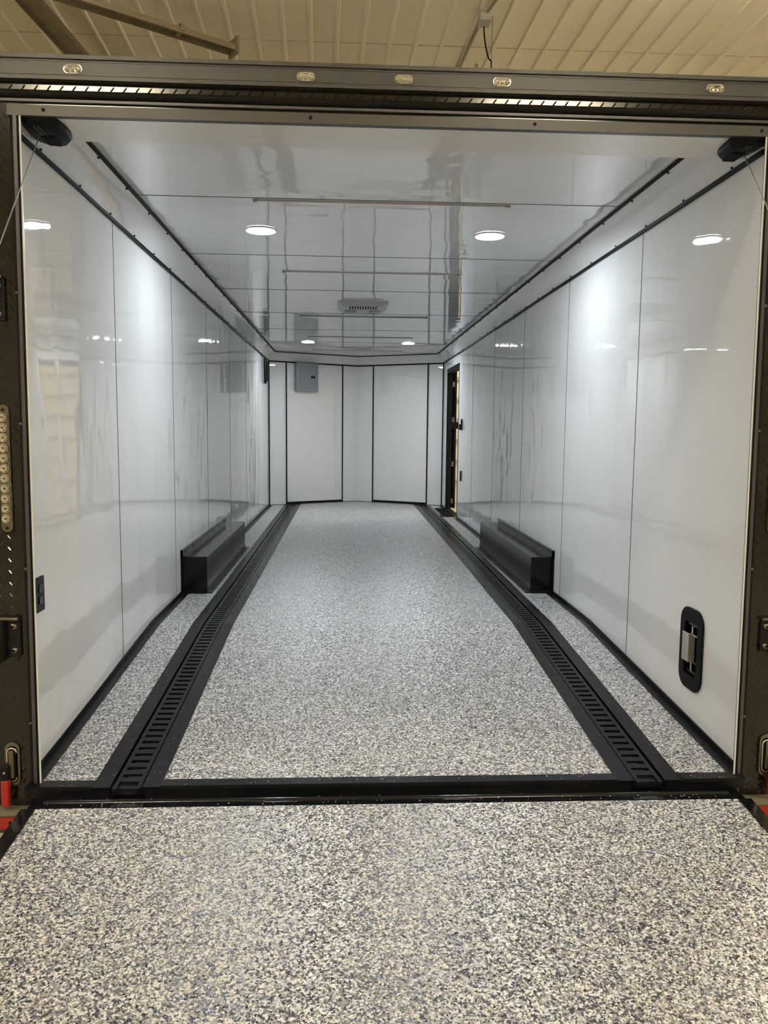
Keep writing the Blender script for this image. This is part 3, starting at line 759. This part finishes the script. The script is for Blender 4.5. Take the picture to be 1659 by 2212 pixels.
struct(MB().box(-SX-.1, -SX, SY0, SY1, GROUND, SZ).build('wall_shop_left', 'shopwall'))
struct(MB().box(SX, SX+.1, SY0, SY1, GROUND, SZ).build('wall_shop_right', 'shopwall'))
wsf = struct(MB().box(-SX, SX, SY1, SY1+.1, GROUND, SZ).build('wall_shop_front', 'shopwall'))
for z in [0.0+.42*k for k in range(10)]:
    MB().box(-SX, SX, SY1-.05, SY1, z, z+.06).build('wall_girt', 'girt', wsf)
struct(MB().box(-SX, SX, SY0-.1, SY0, GROUND, SZ).build('wall_shop_rear', 'shopwall'))

# steel channels hanging under the shop ceiling
def channel(name, a, b_, w, label, endplate):
    a = Vector(a); b_ = Vector(b_); g = empty(name, b_, label, 'steel channel')
    d = (b_-a).normalized(); r = d.cross(Vector((0, 0, 1))).normalized(); up = Vector((0, 0, 1))
    m = MB(); m.bar(a, b_, w, .006); m.bar(a+r*w/2-up*.02, b_+r*w/2-up*.02, .006, .045); m.bar(a-r*w/2-up*.02, b_-r*w/2-up*.02, .006, .045)
    m.build('channel', 'beam', g)
    if endplate:
        MB().bar(b_, b_+d*.02, w+.05, .13).build('end_plate', 'beam', g)
        c = a+(b_-a)*.69; MB().bar(c, c+d*.03, w+.02, .06).build('clamp', 'beam', g)
    for t in ((.03,) if endplate else (.03, .97)):
        c = a+(b_-a)*t; MB().tube([c, (c.x, c.y, SZ)], .006, 8).build('hanger_rod', 'beam', g)
channel('steel_channel', (-2.37, 3.37, 4.20), (-1.10, 4.22, 4.20), .12, 'long brown steel channel with end plate hanging under the tan shop ceiling', True)
channel('steel_channel', (-2.56, 2.6, 4.20), (-2.33, 5.50, 4.20), .17, 'wide brown steel channel running behind the trailer top at upper left', False)
# junction box, conduit, drop cord
g = empty('junction_box', (.945, 3.96, 4.34), 'grey electrical junction box under the tan shop ceiling', 'junction box')
MB().box(.895, .985, 3.90, 4.02, 4.335, 4.42).build('box', 'boxgrey', g, bevel=.004)
MB().box(.892, .988, 3.895, 4.025, 4.325, 4.336).build('cover', 'boxgrey', g, bevel=.002)
m = MB().tube([(1.10, 3.2, 4.40), (.95, 3.92, 4.39)], .014).tube([(.93, 4.0, 4.39), (.84, 5.4, 4.39)], .014)
c = m.build('conduit', 'conduit'); tag(c, 'grey conduit running along the shop ceiling through the junction box', 'conduit')
pts = [(.945, 4.0, 4.33)]
for k in range(9):
    t = k/8; pts.append((.945+.06*t, 4.02, 4.32-.26*math.sin(t*PI/2)**.8+.02*t))
pts += [(1.012, 4.02, 4.06), (1.010, 4.02, 3.6), (1.008, 4.02, 3.0), (1.006, 4.02, 2.6)]
g = empty('drop_cord', (1.006, 4.02, 2.6), 'black drop cord hanging from the junction box down behind the trailer top', 'cord')
MB().tube(pts, .006, 8).build('cord', 'rubber', g)
MB().tube([(1.014, 4.02, 4.42), (1.013, 4.02, 4.08)], .0025, 6).build('strain_wire', 'darksteel', g)
MB().cyl((1.006, 4.02, 2.60), (0, 0, -1), .02, .06, 12).build('socket', 'rubber', g)
g = empty('ceiling_hook', (1.02, 4.84, 4.3), 'small wire hook hanging from the shop ceiling beside the conduit', 'hook')
MB().tube([(1.02, 4.84, 4.42), (1.02, 4.84, 4.05)], .003, 6).build('wire', 'darksteel', g)
MB().tube([(1.02+.012*math.cos(a), 4.84, 4.385+.02*math.sin(a)) for a in [2*PI*k/12 for k in range(13)]], .003, 6).build('ring', 'darksteel', g)

# shop lights
def shoplight(loc, label):
    r = empty('shop_light', loc, label, 'shop light', 'ceiling fixtures of the shop')
    MB().box(-.62, .62, -.17, .17, -.05, 0).build('housing', 'plastic_white', r, local=True, bevel=.01)
    MB().box(-.58, .58, -.14, .14, -.062, -.05).build('lens', 'shopemit', r, local=True)
    for x in (-.5, .5): MB().tube([(x, 0, 0), (x, 0, SZ-loc[2])], .004, 6).build('hanger', 'darksteel', r, local=True)
    area('lamp', (0, 0, -.07), (0, 0, 0), SHOP_W, SHOP_COL, 1.14, .27, 'RECTANGLE', parent=r)
    area('added_uplight', (0, 0, .01), (PI, 0, 0), SHOP_W*3.4, SHOP_COL, 1.14, .27, 'RECTANGLE', parent=r)  # upward light added to brighten the tan shop ceiling
    return r
h0 = shoplight((1.86, -6.0, 4.25), 'shop ceiling fixture behind the ramp, right side')
for loc, lab in (((-2.65, -6.0, 4.25), 'shop ceiling fixture behind the ramp, left side'), ((-4.6, -1.6, 4.25), 'shop ceiling fixture left of the trailer rear'),
                 ((4.6, -1.6, 4.25), 'shop ceiling fixture right of the trailer rear'), ((2.6, 2.2, 4.25), 'shop ceiling fixture above the trailer roof, right'),
                 ((-1.0, 1.6, 4.25), 'shop ceiling fixture above the trailer roof, middle'), ((4.2, 8.0, 4.25), 'shop ceiling fixture beside the trailer side door'),
                 ((1.5, 11.6, 4.25), 'added shop ceiling fixture in front of the trailer nose, lighting the shop wall')):  # fixture at the nose is added to brighten the wall behind the side door
    dup(h0, loc, lab)
